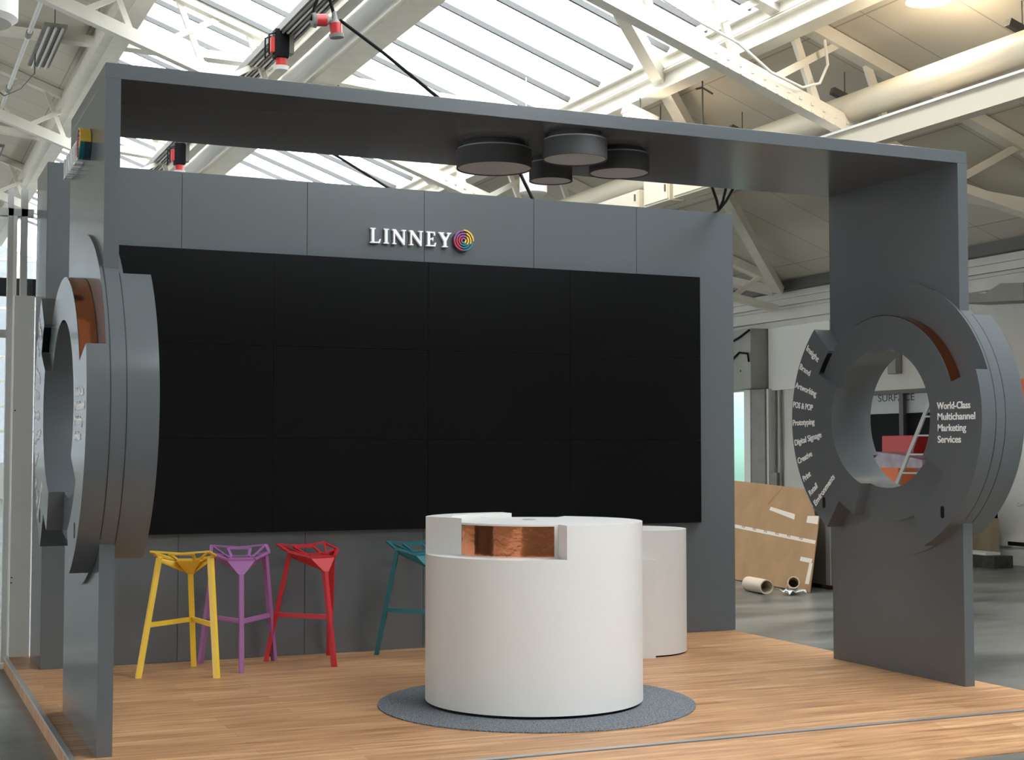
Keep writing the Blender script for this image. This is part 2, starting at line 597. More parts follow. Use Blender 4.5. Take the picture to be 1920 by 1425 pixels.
# flat wind bracing between the trusses, just under the roof
DB = .26
for (ya, yb, lb_) in ((6.7, 15.5, 'between the two nearest trusses'), (15.5, 24.3, 'between the second and third trusses'), (24.3, 33.1, 'between the two farthest trusses')):
    for (xa, xb, rev, lc) in ((5.9, 14.8, 0, 'running out to the eaves'), (5.9, 14.8, 1, 'running back towards the skylight girder'), (-1.6, 5.5, 1, 'crossing the upper skylight')):
        y0, y1 = (yb, ya) if rev else (ya, yb)
        p, q = Vector((xa, y0, rz(xa) - DB)), Vector((xb, y1, rz(xb) - DB))
        d = (q - p).normalized()
        tag(MB().beam(p + d * .12, q - d * .12, .2, .15, up=(SL, 0, 1)).build('wind_brace', M['steel']), 'cream diagonal roof brace ' + lb_ + ' ' + lc, 'brace', 'wind braces under the roof')

# services on the far side
tag(MB().tube([(9.9, -2, 5.85), (9.9, 17, 5.85)], .178, 28).build('round_duct', M['cream'], smooth=40), 'fat white round pipe hung below the roof boards', 'pipe')
cb = empty('cable_trunking', (9.6, 3, 5.3), 'cream rectangular trunking with a lip, running below the white pipe', 'trunking')
MB().box(9.50, 9.68, 2, 17, 5.20, 5.44).build('channel', M['cream'], cb)
MB().box(9.46, 9.68, 2, 17, 5.441, 5.47).build('lip', M['board'], cb)
for i, (y0, y1, z1, lbl) in enumerate(((8.9, 9.9, 5.72, 'cream electrical cabinet on the trunking, nearest to the front'), (10.0, 10.75, 5.86, 'tall cream electrical cabinet in the middle of the trunking'), (10.9, 12.4, 5.56, 'long cream electrical cabinet, farthest along the trunking'))):
    c = empty('electrical_cabinet', (9.7, y0, 5.2), lbl, 'cabinet', 'cabinets on the trunking')
    MB().box(9.22, 9.455, y0, y1, 5.19, z1 - .07).build('body', M['cream'], c)
    MB().box(9.205, 9.22, y0 + .03, y1 - .03, 5.22, z1 - .10).build('door', M['cream'], c)
    MB().box(9.19, 9.205, y0 + .08, y0 + .11, 5.33, 5.43).build('handle', M['dkgrey'], c)

# black heater bars under the roof boards
for (x, y, dz, lbl) in ((10.15, 9.85, .32, 'dark heater bar above the middle of the beam, beside the pipe'),
                        (9.42, 10.95, .30, 'dark heater bar next to the lit floodlight'),
                        (10.15, 7.42, .34, 'dark heater bar above the pipe, in the truss bay'),
                        (10.12, 4.2, .34, 'dark heater bar at the edge of the photo, nearest the camera'),
                        (11.0, 8.3, .30, 'dark heater bar between pipe and trunking, half hidden')):
    h = empty('heater_bar', (x, y, rz(x) - dz), lbl, 'heater', 'heater bars under the roof')
    z0 = rz(x) - dz
    MB().beam((x, y, z0), (x + .42, y - .02, z0 - .15), .085, .085).build('body', M['dkgrey'], h)
    MB().tube([(x + .2, y, z0 - .03), (x + .2, y, rz(x + .2) - .005)], .008, 6).build('hanger', M['dkgrey'], h)
    MB().beam((x + .3, y, z0 - .17), (x + .38, y, z0 - .23), .05, .05).build('bracket', M['midgrey'], h)

# lit high-bay lamp
hb = empty('high_bay_lamp', (9.42, 4.66, 6.55), 'round ceiling lamp glowing warm white at the top of the photo', 'lamp')
MB().lathe([(0, .24), (.06, .24), (.1, .16), (.24, .02), (.24, 0), (.22, 0), (.09, .14), (0, .14)], (9.42, 4.66, 6.55)).build('reflector', M['board'], hb, smooth=40)
MB().lathe([(0, .02), (.2, .02), (.2, .005), (0, .005)], (9.42, 4.66, 6.55)).build('bulb', M['glow'], hb)
MB().tube([(9.42, 4.66, 6.78), (9.42, 4.66, rz(9.42))], .012, 8).build('hanger', M['dkgrey'], hb)
def lamp_light(name, loc, watts, parent, rad=.12, col=(1.0, .83, .60)):
    d = bpy.data.lights.new(name, 'POINT')
    d.energy = watts
    d.color = col
    d.shadow_soft_size = rad
    o = bpy.data.objects.new(name, d)
    COL.objects.link(o)
    o.parent = parent
    o.matrix_parent_inverse = Matrix.Translation(parent.location).inverted()
    o.location = loc
    return o


lamp_light('lamp_light', (9.42, 4.66, 6.42), 45, hb)
# lit flood light
fl = empty('flood_light', (8.6, 10.0, 6.38), 'white floodlight box, lit, just above the beam edge', 'lamp')
MB().obox((8.75, 10.0, 6.36), (.5, .25, .12), Matrix.Rotation(R(18), 3, 'Y')).build('housing', M['board'], fl, bevel=.02)
MB().obox((8.73, 10.0, 6.29), (.42, .2, .012), Matrix.Rotation(R(18), 3, 'Y')).build('lens', M['glow'], fl)
MB().tube([(8.75, 10.0, 6.42), (8.75, 10.0, rz(8.75) - .5)], .012, 8).build('hanger', M['dkgrey'], fl)
lamp_light('lamp_light', (8.78, 9.9, 6.12), 16, fl)
# hanging white heater / speaker seen under the beam
hp = empty('hanging_speaker', (8.0, 12.0, 5.5), 'white rounded fitting on a post, seen behind the drum lamps', 'fitting')
MB().lathe([(0, 0), (.17, 0), (.21, .03), (.21, .16), (.17, .19), (0, .19)], (8.0, 12.0, 5.50), 32).build('housing', M['board'], hp, smooth=40)
MB().tube([(7.88, 12, 6.1), (7.88, 12, rz(7.88) - .13)], .008, 6).build('wire', M['steel'], hp)
MB().box(7.80, 7.97, 11.92, 12.08, 5.64, 6.1).build('post', M['board'], hp, bevel=.02)
# fluorescent battens under the upper roof
def batten(x, y0, y1, dz, label):
    b = empty('fluorescent_light', (x, y0, rz(x) - dz), label, 'lamp', 'fluorescent lights under the upper roof')
    z = rz(x) - dz
    MB().box(x - .2, x + .2, y0, y1, z, z + .05).build('tray', M['midgrey'], b)
    for dx in (-.12, 0, .12):
        MB().tube([(x + dx, y0 + .04, z - .035), (x + dx, y1 - .04, z - .035)], .025, 10).build('tube', M['board'], b, smooth=60)
    for yy in (y0 + .2, y1 - .2):
        MB().tube([(x, yy, z + .05), (x, yy, rz(x))], .01, 6).build('hanger', M['dkgrey'], b)
batten(1.72, 18.6, 21.6, .5, 'three-tube fluorescent light fitting hanging near the top corner of the roof')
batten(1.55, 30.0, 33.0, .5, 'small fluorescent light fitting farther back under the roof')

# ------------------------------------------------------------------ exhibition platform
pl = empty('platform', (0, 0, FZ), 'low stage of oak planks with silver edge strips', 'platform')
PX0, PX1, PY0, PY1 = -.13, 6.02, -.84, 4.22
MB().box(PX0, PX1, PY0, PY1, FZ, 0).build('deck', M['wood'], pl)
MB().box(PX0 - .006, PX0 + .024, PY0 - .03, PY1, -.012, .004).build('edge_strip', M['alu'], pl)
MB().box(PX0 + .031, PX1, PY0 - .035, PY0 + .012, -.012, .003).build('edge_strip', M['alu'], pl)
MB().prism([(PY0 - .045, -.002), (PY0 - .62, FZ + .006), (PY0 - .62, FZ), (PY0 - .045, FZ)], lambda a, b: (PX0 + .05, a, b), lambda a, b: (PX1, a, b)).build('ramp', M['wood'], pl)

# ------------------------------------------------------------------ back display wall
DWX0, DWX1, DWY, DWH = .055, 6.055, 3.35, 3.776
dw = empty('display_wall', (3, DWY, 0), 'tall grey panelled back wall of the stand', 'wall panel')
MB().box(DWX0 + .01, DWX1 - .01, DWY + .02, 4.11, 0, DWH - .004).build('core', M['grey'], dw)
for i in range(6):
    MB().box(DWX0 + i + .002, DWX0 + i + .998, DWY, DWY + .018, .002, DWH).build('panel', M['grey'], dw)
MB().box(DWX0, DWX0 + .012, DWY + .018, 4.11, .002, DWH).build('end_panel', M['grey'], dw)

vw = empty('video_wall', (3.07, DWY - .06, .975), 'huge switched-off black screen made of twelve panels', 'screen')
SX1, SZ0, SZ1 = 5.673, .975, 3.173
cw, ch = 1.3, (SZ1 - SZ0) / 3
for i in range(4):
    for j in range(3):
        MB().box(SX1 - (i + 1) * cw + .0012, SX1 - i * cw - .0012, DWY - .055, DWY - .012, SZ0 + j * ch + .0012, SZ0 + (j + 1) * ch - .0012).build('display_panel', M['screen'], vw)
MB().box(SX1 - 4 * cw, SX1, DWY - .02, DWY - .002, SZ0, SZ1).build('mounting_frame', M['black'], vw)

# ------------------------------------------------------------------ arch
AX1, TW, AH, TB, AD = 5.846, .0812, 3.695, .083, 1.49
CY, CZ, ST = .72, 1.85, 1.06         # ring centre and stretch
R1, R2, R0 = 1.0, .75, .51
ar = empty('portal_arch', (AX1 / 2, AD / 2, 0), 'glossy dark grey portal arch spanning the stand', 'arch')
MB().box(0, AX1, 0, AD, AH - TB, AH).build('beam', M['grey'], ar, bevel=.002)


def post_mesh(x0, x1):
    ell = lambda y: math.sqrt(max(0, 1 - ((y - CY) / ST) ** 2)) * R1
    n = 40
    top = [(y, CZ + ell(y)) for y in [AD * i / n for i in range(n + 1)]]
    bot = [(y, CZ - ell(y)) for y in [AD * i / n for i in range(n + 1)]]
    for poly in (top + [(AD, AH - TB), (0, AH - TB)], bot + [(AD, 0), (0, 0)]):
        MB().prism(poly, lambda a, c: (x0, a, c), lambda a, c: (x1, a, c)).build('post', M['grey'], ar)


post_mesh(0, TW)
post_mesh(AX1 - TW, AX1)


# ------------------------------------------------------------------ ring signs
def ring_sign(x0, label, texts=True):
    """x0: outer (viewer) face of the post"""
    t = empty('ring_sign', (x0 + TW / 2, CY, CZ), label, 'sign', 'spiral ring signs on the posts')
    xc = x0 + TW / 2
    full = arc(R1, 0, 360, 3)[:-1]
    b = MB()
    LAY = .020
    n = len(full)
    inn = arc(R0, 0, 360, 3)[:-1]
    va = []
    for (ra, xx) in ((full, x0 - LAY), (full, x0 + TW + LAY), (inn, x0 + TW + LAY), (inn, x0 - LAY)):
        va.append([b.bm.verts.new((xx, CY - ST * h, CZ + v)) for h, v in ra])
    for k in range(4):
        A, B = va[k], va[(k + 1) % 4]
        for i in range(n):
            j = (i + 1) % n
            b.bm.faces.new((A[i], A[j], B[j], B[i]))
    b.build('ring_core', M['grey'], t, smooth=30)
    # thin dark joints along both faces of the post thickness
    for side in (-1, 1):
        def P(hgt, side=side):
            def f(h, v):
                if side < 0:
                    return (x0 - hgt, CY - ST * h, CZ + v)
                return (x0 + TW + hgt, CY + ST * h, CZ + v)
            return f
        a1 = arc(R1, -64.5, 18) + arc(R2, 18, 151.5) + arc(R0, 151.5, -32) + arc(R2, -32, -64.5)
        MB().prism(a1, P(LAY), P(.12)).build('spiral_segment', M['grey'], t, smooth=30)
        a2 = arc(R1, 135, 235) + arc(R2, 235, 250) + arc(R0, 250, 151.6) + arc(R2, 151.6, 135)
        MB().prism(a2, P(LAY), P(.165)).build('spiral_segment', M['grey'], t, smooth=30)
        a3 = arc(R0, -109.9, -32.1) + arc(R2, -32.1, -109.9)
        MB().prism(a3, P(LAY), P(.075)).build('spiral_segment', M['grey'], t, smooth=30)
        a4 = arc(R2 + .004, 18.4, 112) + arc(R2 + .0005, 112, 18.4)
        MB().prism(a4, P(LAY + .004), P(.117)).build('copper_band', M['copper'], t, smooth=30)['label'] = 'shiny copper strip'
        a5 = arc(R2 - .004, 137, 150.5) + arc(R2 - .0005, 150.5, 137)
        MB().prism(a5, P(.122), P(.163)).build('black_strip', M['black'], t)  # flat black strip on the wall of the step
        for (r_, a_, hh) in ((.88, -133.8, .165), (.904, -46.9, .12)):
            hc, vc = r_ * math.cos(R(a_)), r_ * math.sin(R(a_))
            ov = [(hc + .018 * math.cos(R(q)), vc + (.026 if math.sin(R(q)) > 0 else -.026) + .016 * math.sin(R(q))) for q in range(0, 360, 20)]
            MB().prism(ov, P(hh - .002), P(hh + .0015)).build('cable_hole', M['black'], t)
    # joint lines where the ring crosses the post faces
    for xs in (x0, x0 + TW):
        rim = MB()
        pts = arc(R1 + .0015, 48 if xs == x0 else -50, -45 if xs == x0 else 45, 3)
        pts2 = arc(R1 - .004, -45 if xs == x0 else 45, 48 if xs == x0 else -50, 3)
        rim.prism(pts + pts2, lambda h, v: (xs - .002, CY - ST * h, CZ + v), lambda h, v: (xs + .002, CY - ST * h, CZ + v))
        rim.build('joint_line', M['grey_edge'], t)
    if texts:
        base = Matrix(((0, 0, -1, 0), (-1, 0, 0, 0), (0, 1, 0, 0), (0, 0, 0, 1)))
        it = []
        for s, zz, wd in (('World-Class', 1.899, .335), ('Multichannel', 1.824, .375), ('Marketing', 1.747, .285), ('Services', 1.668, .235)):
            me = text_mesh(s, .068, wd, offset=.0011)
            it.append((me, Matrix.Translation((x0 - .1215, .103, zz)) @ base))
        join_text(it, 'lettering', M['letter'], t)
        it = []
        for s, a, r0, r1 in (('Insight', 144.4, .985, .80), ('Brand', 154.2, .99, .842), ('Artworking', 163.3, .99, .70), ('POS & POP', 172.5, .99, .728), ('Prototyping', 181.0, .99, .70),
                             ('Digital Signage', 190.4, .985, .625), ('Creative', 199.2, .985, .785), ('Print', 208.3, .98, .875), ('Retail', 216.2, .975, .855), ('Environments', 222.1, .975, .64)):
            me = text_mesh(s, .066, (r0 - r1) * 1.0, offset=.0011)
            hc, vc = r0 * math.cos(R(a)), r0 * math.sin(R(a))
            it.append((me, Matrix.Translation((x0 - .1665, CY - ST * hc, CZ + vc)) @ base @ Matrix.Rotation(R(a + 180), 4, 'Z') @ Matrix.Translation((0, -.02, 0))))
        join_text(it, 'lettering', M['letter'], t)
    return t


ring_sign(0, 'grey spiral ring sign on the near post, seen almost edge-on')
ring_sign(AX1 - TW, 'grey spiral ring sign on the far post, seen face-on with white service words')


# ------------------------------------------------------------------ logo sign
def serif_letters():
    """outlines in a 1-high box and their advances"""
    I_ = [(0, 0), (.38, 0), (.38, .06), (.28, .085), (.28, .915), (.38, .94), (.38, 1), (0, 1), (0, .94), (.10, .915), (.10, .085), (0, .06)]
    L_ = [(0, 0), (.66, 0), (.74, .29), (.68, .29), (.59, .095), (.28, .085)] + I_[4:]
    N_ = [(0, 0), (.30, 0), (.30, .06), (.20, .09), (.20, .74), (.80, -.02), (.89, -.02), (.89, .91), (.99, .94), (.99, 1), (.68, 1), (.68, .94), (.79, .91), (.79, .30), (.25, 1), (0, 1), (0, .94), (.10, .88), (.10, .09), (0, .06)]
    E_ = [(0, 0), (.65, 0), (.72, .27), (.66, .27), (.57, .095), (.28, .085), (.28, .46), (.43, .465), (.45, .38), (.51, .38), (.51, .63), (.45, .63), (.43, .55), (.28, .545), (.28, .915), (.53, .905), (.57, .75), (.64, .75), (.63, 1)] + I_[7:]
    Y_ = [(.28, 0), (.69, 0), (.69, .06), (.58, .085), (.58, .42), (.83, .915), (.93, .94), (.93, 1), (.62, 1), (.62, .94), (.70, .915), (.54, .58), (.33, .915), (.41, .94), (.41, 1), (0, 1), (0, .94), (.09, .915), (.39, .41), (.39, .085), (.28, .06)]
    return [[L_], [I_], [N_], [list(N_)], [E_], [Y_]], [.93, .60, 1.2, 1.22, .88, .97]


def logo_sign(mx, cap, label, depth=.035):
    """mx maps (u along text, v up, n out of the wall) to the world"""
    o = mx @ Vector((0, 0, 0))
    t = empty('logo_sign', o, label, 'sign', 'raised lettering signs')
    glyphs, adv = serif_letters()
    x = 0
    for gl, ad in zip(glyphs, adv):
        b = MB()
        for poly in gl:
            b.prism([(x + p[0] * cap, p[1] * cap) for p in poly], lambda a, c: mx @ Vector((a, c, .004)), lambda a, c: mx @ Vector((a, c, depth)))
        b.build('letter', M['letter'], t)
        x += ad * cap
    cx, cy, rr = x + cap * .83, cap * .52, cap * .76
    dp = depth * 1.25
    MB().prism([(cx + rr * .94 * math.cos(R(a)), cy + rr * .94 * math.sin(R(a))) for a in range(0, 360, 10)], lambda a, c: mx @ Vector((a, c, .003)), lambda a, c: mx @ Vector((a, c, dp * .6))).build('backing_disc', LOGO['dark'], t, smooth=30)
    cols = ['yellow', 'purple', 'red', 'teal']
    for k in range(4):
        r = rr * (1 - .24 * k)
        sh_ = -22 * k
        for qd in range(4):
            a0 = 90 * qd + sh_
            ro = r * (1.0 if qd == 0 else .93)
            c = cols[qd]
            MB().prism([(cx + p[0], cy + p[1]) for p in arc(ro, a0, a0 + 89, 6) + arc(ro - rr * .125, a0 + 89, a0, 6)],
                       lambda a, c_: mx @ Vector((a, c_, .003)), lambda a, c_: mx @ Vector((a, c_, dp))).build('swirl_arc', LOGO[c], t, smooth=30)['label'] = c + ' arc'
    return t


LOGO = {'dark': mat('logo_dark', (.02, .06, .08), .5), 'yellow': mat('logo_yellow', (.85, .55, .08), .4), 'purple': mat('logo_purple', (.33, .10, .30), .4),
        'red': mat('logo_red', (.55, .04, .09), .4), 'teal': mat('logo_teal', (.01, .20, .25), .4)}
mxw = Matrix(((1, 0, 0, 2.575), (0, 0, -1, DWY), (0, 1, 0, 3.308), (0, 0, 0, 1)))
logo_sign(mxw, .123, 'white raised capitals with a multicoloured swirl on the back wall')
mxl = Matrix(((0, 0, -1, 0), (-1, 0, 0, 1.425), (0, 1, 0, 3.30), (0, 0, 0, 1)))
logo_sign(mxl, .123, 'white raised capitals with a swirl disc on the outside of the near post, seen edge-on', depth=.05)

# ------------------------------------------------------------------ drum lamps under the beam
for (x, y, r, zb_, lbl) in ((2.57, .72, .247, 3.447, 'large drum lamp under the beam, widest of the four and nearest the logo'),
                            (2.93, .26, .205, 3.45, 'drum lamp under the beam, closest to the front edge'),
                            (3.40, .55, .2, 3.45, 'drum lamp under the beam, farthest towards the far post'),
                            (3.10, .98, .148, 3.45, 'smallest drum lamp under the beam, tucked behind the others')):
    d = empty('drum_lamp', (x, y, AH - TB), lbl, 'lamp', 'drum lamps under the beam')
    zt_ = zb_ + .118
    MB().lathe([(r, zb_), (r, zt_), (0, zt_), (0, zt_ - .008), (r - .008, zt_ - .008), (r - .008, zb_), (r, zb_)], (x, y, 0)).build('shade', M['shade'], d, smooth=30)
    MB().lathe([(0, zb_ + .006), (r - .009, zb_ + .006), (r - .009, zb_ + .016), (0, zb_ + .016)], (x, y, 0)).build('diffuser', M['diffuser'], d)
    MB().lathe([(0, zt_), (r * .97, zt_), (r * .97, zt_ + .010), (0, zt_ + .010)], (x, y, 0)).build('reflection_ring', M['diffuser'], d, smooth=30)  # added pale ring standing in for the bright crescent mirrored above each drum
    MB().lathe([(0, zt_ + .010), (r * .82, zt_ + .010), (r * .82, AH - TB - .0005), (0, AH - TB - .0005)], (x, y, 0)).build('ceiling_plate', M['shade'], d, smooth=30)

# ------------------------------------------------------------------ rug and counters
tag(MB().lathe([(0, .001), (1.012, .001), (1.012, .007), (1.008, .009), (0, .009)], (2.815, .60, 0), 96).build('round_rug', M['rug'], smooth=30), 'round speckled grey carpet disc under the front counter', 'rug')


def counter(cx, cy, r1, r2, zb, zl, zt, zt2, label):
    t = empty('counter', (cx, cy, zb), label, 'counter', 'round white counters')
    at = lambda z: (lambda a, b: (cx + a, cy + b, z))
    MB().prism(arc(r1 - .015, 0, 360, 4)[:-1], at(zb), at(zb + .018)).build('plinth', M['black'], t, smooth=30)
    b = MB()
    b.prism(arc(r1, 0, 360, 2.5)[:-1], at(zb + .018), at(zl))
    b.build('body', M['white'], t, smooth=30)
    b = MB()
    b.prism(arc(r1, 262, 408, 2.5) + arc(r2, 408, 622, 2.5), at(zl), at(zt))
    b.build('upper_segment', M['white'], t, smooth=30)
    b = MB()
    b.prism(arc(r1, 84, 157, 2.5) + arc(r2 + .004, 187, 82, 2.5), at(zl), at(zt2))
    b.build('upper_segment', M['white'], t, smooth=30)
    b = MB()
    b.prism(arc(r2 + .004, 187, 259, 2.5) + arc(r2 + .0005, 259, 187, 2.5), at(zl + .006), at(zt - .012))
    b.build('copper_band', M['copper'], t, smooth=30)['label'] = 'crinkled copper band'
    gm = MB()
    gm.lathe([(0, zt + .0005), (.045, zt + .0005), (.045, zt + .003), (.035, zt + .005), (0, zt + .005)], (cx + .02, cy + .12, 0))
    gm.build('grommet', M['diffuser'], t, smooth=30)
    return t


counter(2.824, .657, .70, .53, .009, .955, 1.16, 1.187, 'large round white counter with a copper inset, standing on the grey rug')

c2 = empty('counter', (4.57, 2.52, 0), 'smaller round white counter behind the large one, by the back wall', 'counter', 'round white counters')
at2 = lambda z: (lambda a, b: (4.57 + a, 2.52 + b, z))
MB().prism(arc(.405, 0, 360, 4)[:-1], at2(0), at2(.012)).build('plinth', M['black'], c2, smooth=30)
MB().prism(arc(.42, 0, 360, 3)[:-1], at2(.012), at2(.985)).build('body', M['white'], c2, smooth=30)
MB().prism(arc(.47, 150, 262, 3) + arc(.421, 262, 150, 3), at2(.0), at2(.765)).build('lower_segment', M['white'], c2, smooth=30)


# ------------------------------------------------------------------ bar stools
def stool(x, y, phi, col, label):
    m = mat('stool_paint_' + label.split()[0], col, .38, spec=.45)
    t = empty('bar_stool', (x, y, 0), label, 'stool', 'angular metal bar stools')
    mx = Matrix.Translation((x, y, 0)) @ Matrix.Rotation(R(phi), 4, 'Z')
    T = lambda p: mx @ Vector(p)
    F1, F2, G1, G2 = (-.10, -.175, .808), (.10, -.175, .808), (-.085, -.09, .815), (.085, -.09, .815)
    C1, C2 = (-.215, -.03, .848), (.215, -.03, .848)
    B1, B2, BM = (-.205, .165, .892), (.205, .165, .892), (0, .15, .876)
    I1, I2 = (-.085, .125, .868), (.085, .125, .868)
    J1, J2 = (-.065, -.03, .822), (.065, -.03, .822)
    s = MB()
    for a, b, wd in ((F1, C1, .022), (C1, B1, .024), (B1, BM, .034), (BM, B2, .034), (B2, C2, .024), (C2, F2, .022), (I1, I2, .026), (I1, J1, .02), (I2, J2, .02), (J1, J2, .022),
                     (B1, G1, .014), (B2, G2, .014), (J1, G1, .02), (J2, G2, .02), (C1, J1, .016), (C2, J2, .016), (BM, I1, .02), (BM, I2, .02)):
        s.beam(T(a), T(b), wd, .012)
    up = lambda p, d: (p[0], p[1], p[2] + d)
    s.verts_faces([T(p) for p in (F1, F2, G2, G1, up(F1, -.012), up(F2, -.012), up(G2, -.012), up(G1, -.012))],
                  [(0, 1, 2, 3), (7, 6, 5, 4), (0, 4, 5, 1), (1, 5, 6, 2), (2, 6, 7, 3), (3, 7, 4, 0)])
    # funnel down to the single leg
    tip = [(-.021, -.228, .70), (.021, -.228, .70), (.021, -.196, .70), (-.021, -.196, .70)]
    s.verts_faces([T(up(F1, -.012)), T(up(F2, -.012)), T(up(G2, -.014)), T(up(G1, -.014))] + [T(p) for p in tip],
                  [(0, 1, 5, 4), (1, 2, 6, 5), (2, 3, 7, 6), (3, 0, 4, 7), (4, 5, 6, 7), (0, 3, 2, 1)])
    # side wings under the seat
    for sg in (-1, 1):
        wv = [(sg * .10, -.17, .796), (sg * .205, -.03, .835), (sg * .19, .01, .81), (sg * .022, -.2, .705)]
        wv2 = [(p[0] - sg * .004, p[1] + .010, p[2] - .002) for p in wv]
        s.verts_faces([T(p) for p in wv + wv2], [(0, 1, 2, 3), (7, 6, 5, 4), (0, 4, 5, 1), (1, 5, 6, 2), (2, 6, 7, 3), (3, 7, 4, 0)])
    s.build('seat', m, t)
    SF, ST_ = (0, -.36, .0), (0, -.212, .70)

    def leg(p, q, wd, dp):
        b = MB()
        p, q = Vector(p), Vector(q)
        rad = Vector((p.x, p.y, 0)).normalized()
        tan = Vector((-rad.y, rad.x, 0))
        v = []
        for e in (p, q):
            for a, c in ((-.5, -.5), (.5, -.5), (.34, .5), (-.34, .5)):
                v.append(tuple(T(e + tan * a * wd + rad * c * dp)))
        b.verts_faces(v, [(3, 2, 1, 0), (4, 5, 6, 7), (0, 1, 5, 4), (1, 2, 6, 5), (2, 3, 7, 6), (3, 0, 4, 7)])
        b.build('leg', m, t)
    leg(SF, ST_, .042, .03)
    for sg in (-1, 1):
        leg((sg * .28, .20, 0), (sg * .188, .0, .836), .044, .034)
        k = .36 / .836
        pa = (sg * (.28 - .092 * k), .20 - .2 * k, .362)
        ps = (0, -.36 + .148 * .36 / .70, .362)
        d = (Vector(ps) - Vector(pa)).normalized() * .018
        MB().beam(T(Vector(pa) + d), T(Vector(ps) - d), .022, .034).build('foot_rest', m, t)
    return t


stool(.988, 2.74, 156.7, (.86, .56, .05), 'yellow angular bar stool, nearest the near post')
stool(1.444, 2.968, -10, (.37, .15, .37), 'purple angular bar stool between the yellow and red ones')
stool(2.005, 2.985, 13.5, (.56, .022, .035), 'red angular bar stool between the purple and teal ones')
stool(2.87, 2.94, 3, (.015, .16, .19), 'teal angular bar stool half hidden behind the large counter')


# ------------------------------------------------------------------ glazed partition beside the stand
gp = struct(MB().box(-1.6, .05, 4.335, 4.345, FZ + .08, 3.5).build('window_4', M['dirty']))
for (x0_, x1_, z0_, z1_, m_) in ((-.145, -.105, FZ, 3.72, 'frame_grey'), (-.105, -.075, FZ, 3.5, 'board'), (-.045, .005, 2.0, 3.72, 'frame_grey'), (-1.6, .05, 3.5, 3.56, 'frame_grey'),
                                 (-1.6, -.146, 2.52, 2.58, 'frame_grey'), (-1.6, -.146, FZ, FZ + .1, 'board'), (-1.6, -1.54, FZ, 3.72, 'frame_grey'), (-.104, -.076, FZ, 3.5, 'board')):
    if (x0_, x1_) == (-.104, -.076): continue
    MB().box(x0_, x1_, 4.30, 4.38, z0_, z1_).build('frame', M[m_], gp)
MB().obox((-.16, 4.28, FZ + .02), (.1, .1, .04), Matrix.Identity(3)).build('foot', M['board'], gp)
wp = empty('white_board', (-.03, 4.17, 0), 'tall pale board standing beside the end of the back wall', 'board')
MB().box(-.105, .05, 4.125, 4.16, 0, 2.84).build('panel', M['board'], wp, bevel=.003)
for (x_, z_) in ((-.085, 1.93), (-.09, .62), (-.092, .58)):
    MB().tube([(x_, 4.1235, z_), (x_, 4.126, z_)], .006, 8).build('screw_hole', M['black'], wp)
bs = empty('display_screen', (.4, 9, 3.2), 'black screen seen through the glazed partition', 'screen')
MB().box(.0, .62, 9.0, 9.06, 3.33, 3.53).build('panel', M['black'], bs)
MB().box(.28, .34, 9.02, 9.06, FZ, 3.33).build('stand', M['dkgrey'], bs)

# ------------------------------------------------------------------ leaning cardboard, crate, tubes
BRc = Vector((9.30, 6.80, FZ))
dC = Vector((.065, .998, 0)).normalized()
uC = Vector((.302, -.02, .953)).normalized()
nC = dC.cross(uC).normalized()          # towards +x, downwards


def sheet(poly, off, th, name, m, parent):
    f = lambda a, b: BRc + dC * a + uC * b - nC * off
    g_ = lambda a, b: BRc + dC * a + uC * b - nC * (off + th)
    return MB().prism(poly, f, g_).build(name, m, parent)


cs = empty('cardboard_sheet', BRc, 'large flattened cardboard sheet with printed tape, leaning beside the far post', 'cardboard')
sheet([(0, 0.005), (3.4, .01), (3.4, 1.22), (2.5, 1.152), (1.7, 1.065), (.8, .985), (.235, .955), (.12, .5)], 0, .012, 'panel', M['card'], cs)
sheet([(.162, .60), (2.6, .722), (2.6, .767), (.155, .645)], .0125, .001, 'printed_tape', M['tape'], cs)
sheet([(.215, .85), (.48, .86), (.49, .945), (.24, .953)], .0125, .001, 'tape_patch', M['tape'], cs)
sheet([(.78, .885), (1.45, .985), (1.44, 1.03), (.8, .955)], .0125, .001, 'tape_patch', M['tape'], cs)
sheet([(.13, .36), (.40, .372), (.40, .425), (.13, .415)], .0125, .001, 'tape_patch', M['tape'], cs)
sheet([(.06, .10), (.15, .10), (.17, .36), (.10, .36)], .0125, .001, 'tape_patch', M['tape'], cs)
it = []
bT = Matrix((( -dC.x, uC.x, -nC.x, 0), (-dC.y, uC.y, -nC.y, 0), (-dC.z, uC.z, -nC.z, 0), (0, 0, 0, 1)))
for k in range(7):
    a_ = 2.35 - .30 * k
    p_ = BRc + dC * a_ + uC * (.606 + .05 * a_ + .006) - nC * .0137
    it.append((text_mesh('POS', .042, .085, offset=.001, extrude=.0003), Matrix.Translation(p_) @ bT @ Matrix.Rotation(R(-2.8), 4, 'Z')))
join_text(it, 'lettering', mat('tape_print', (.16, .07, .06), .6), cs)
cs2 = empty('cardboard_sheet', BRc + dC * .4, 'second cardboard sheet with a crease, sticking up behind the taped one', 'cardboard')
sheet([(.30, .02), (3.4, .02), (3.4, 1.42), (2.6, 1.37), (.80, 1.30), (.42, 1.02), (.31, .9)], -.018, .012, 'panel', M['card'], cs2)
sheet([(1.55, 1.06), (1.575, 1.06), (1.30, 1.32), (1.28, 1.32)], -.0055, .001, 'crease', M['card_dark'], cs2)
cr = empty('crate', (10.1, 8.2, FZ), 'dark brown upright crate behind the leaning cardboard', 'crate')
RC_ = Matrix.Rotation(-math.atan(.065), 3, 'Z')
CC = Vector((9.74, 6.97, 0)) + RC_ @ Vector((.37, 1.31, 0))
MB().obox(CC + Vector((0, 0, .41)), (.74, 2.62, .90), RC_).build('body', mat('crate_wood', (.10, .085, .06), .8, var=.3, vscale=3), cr)
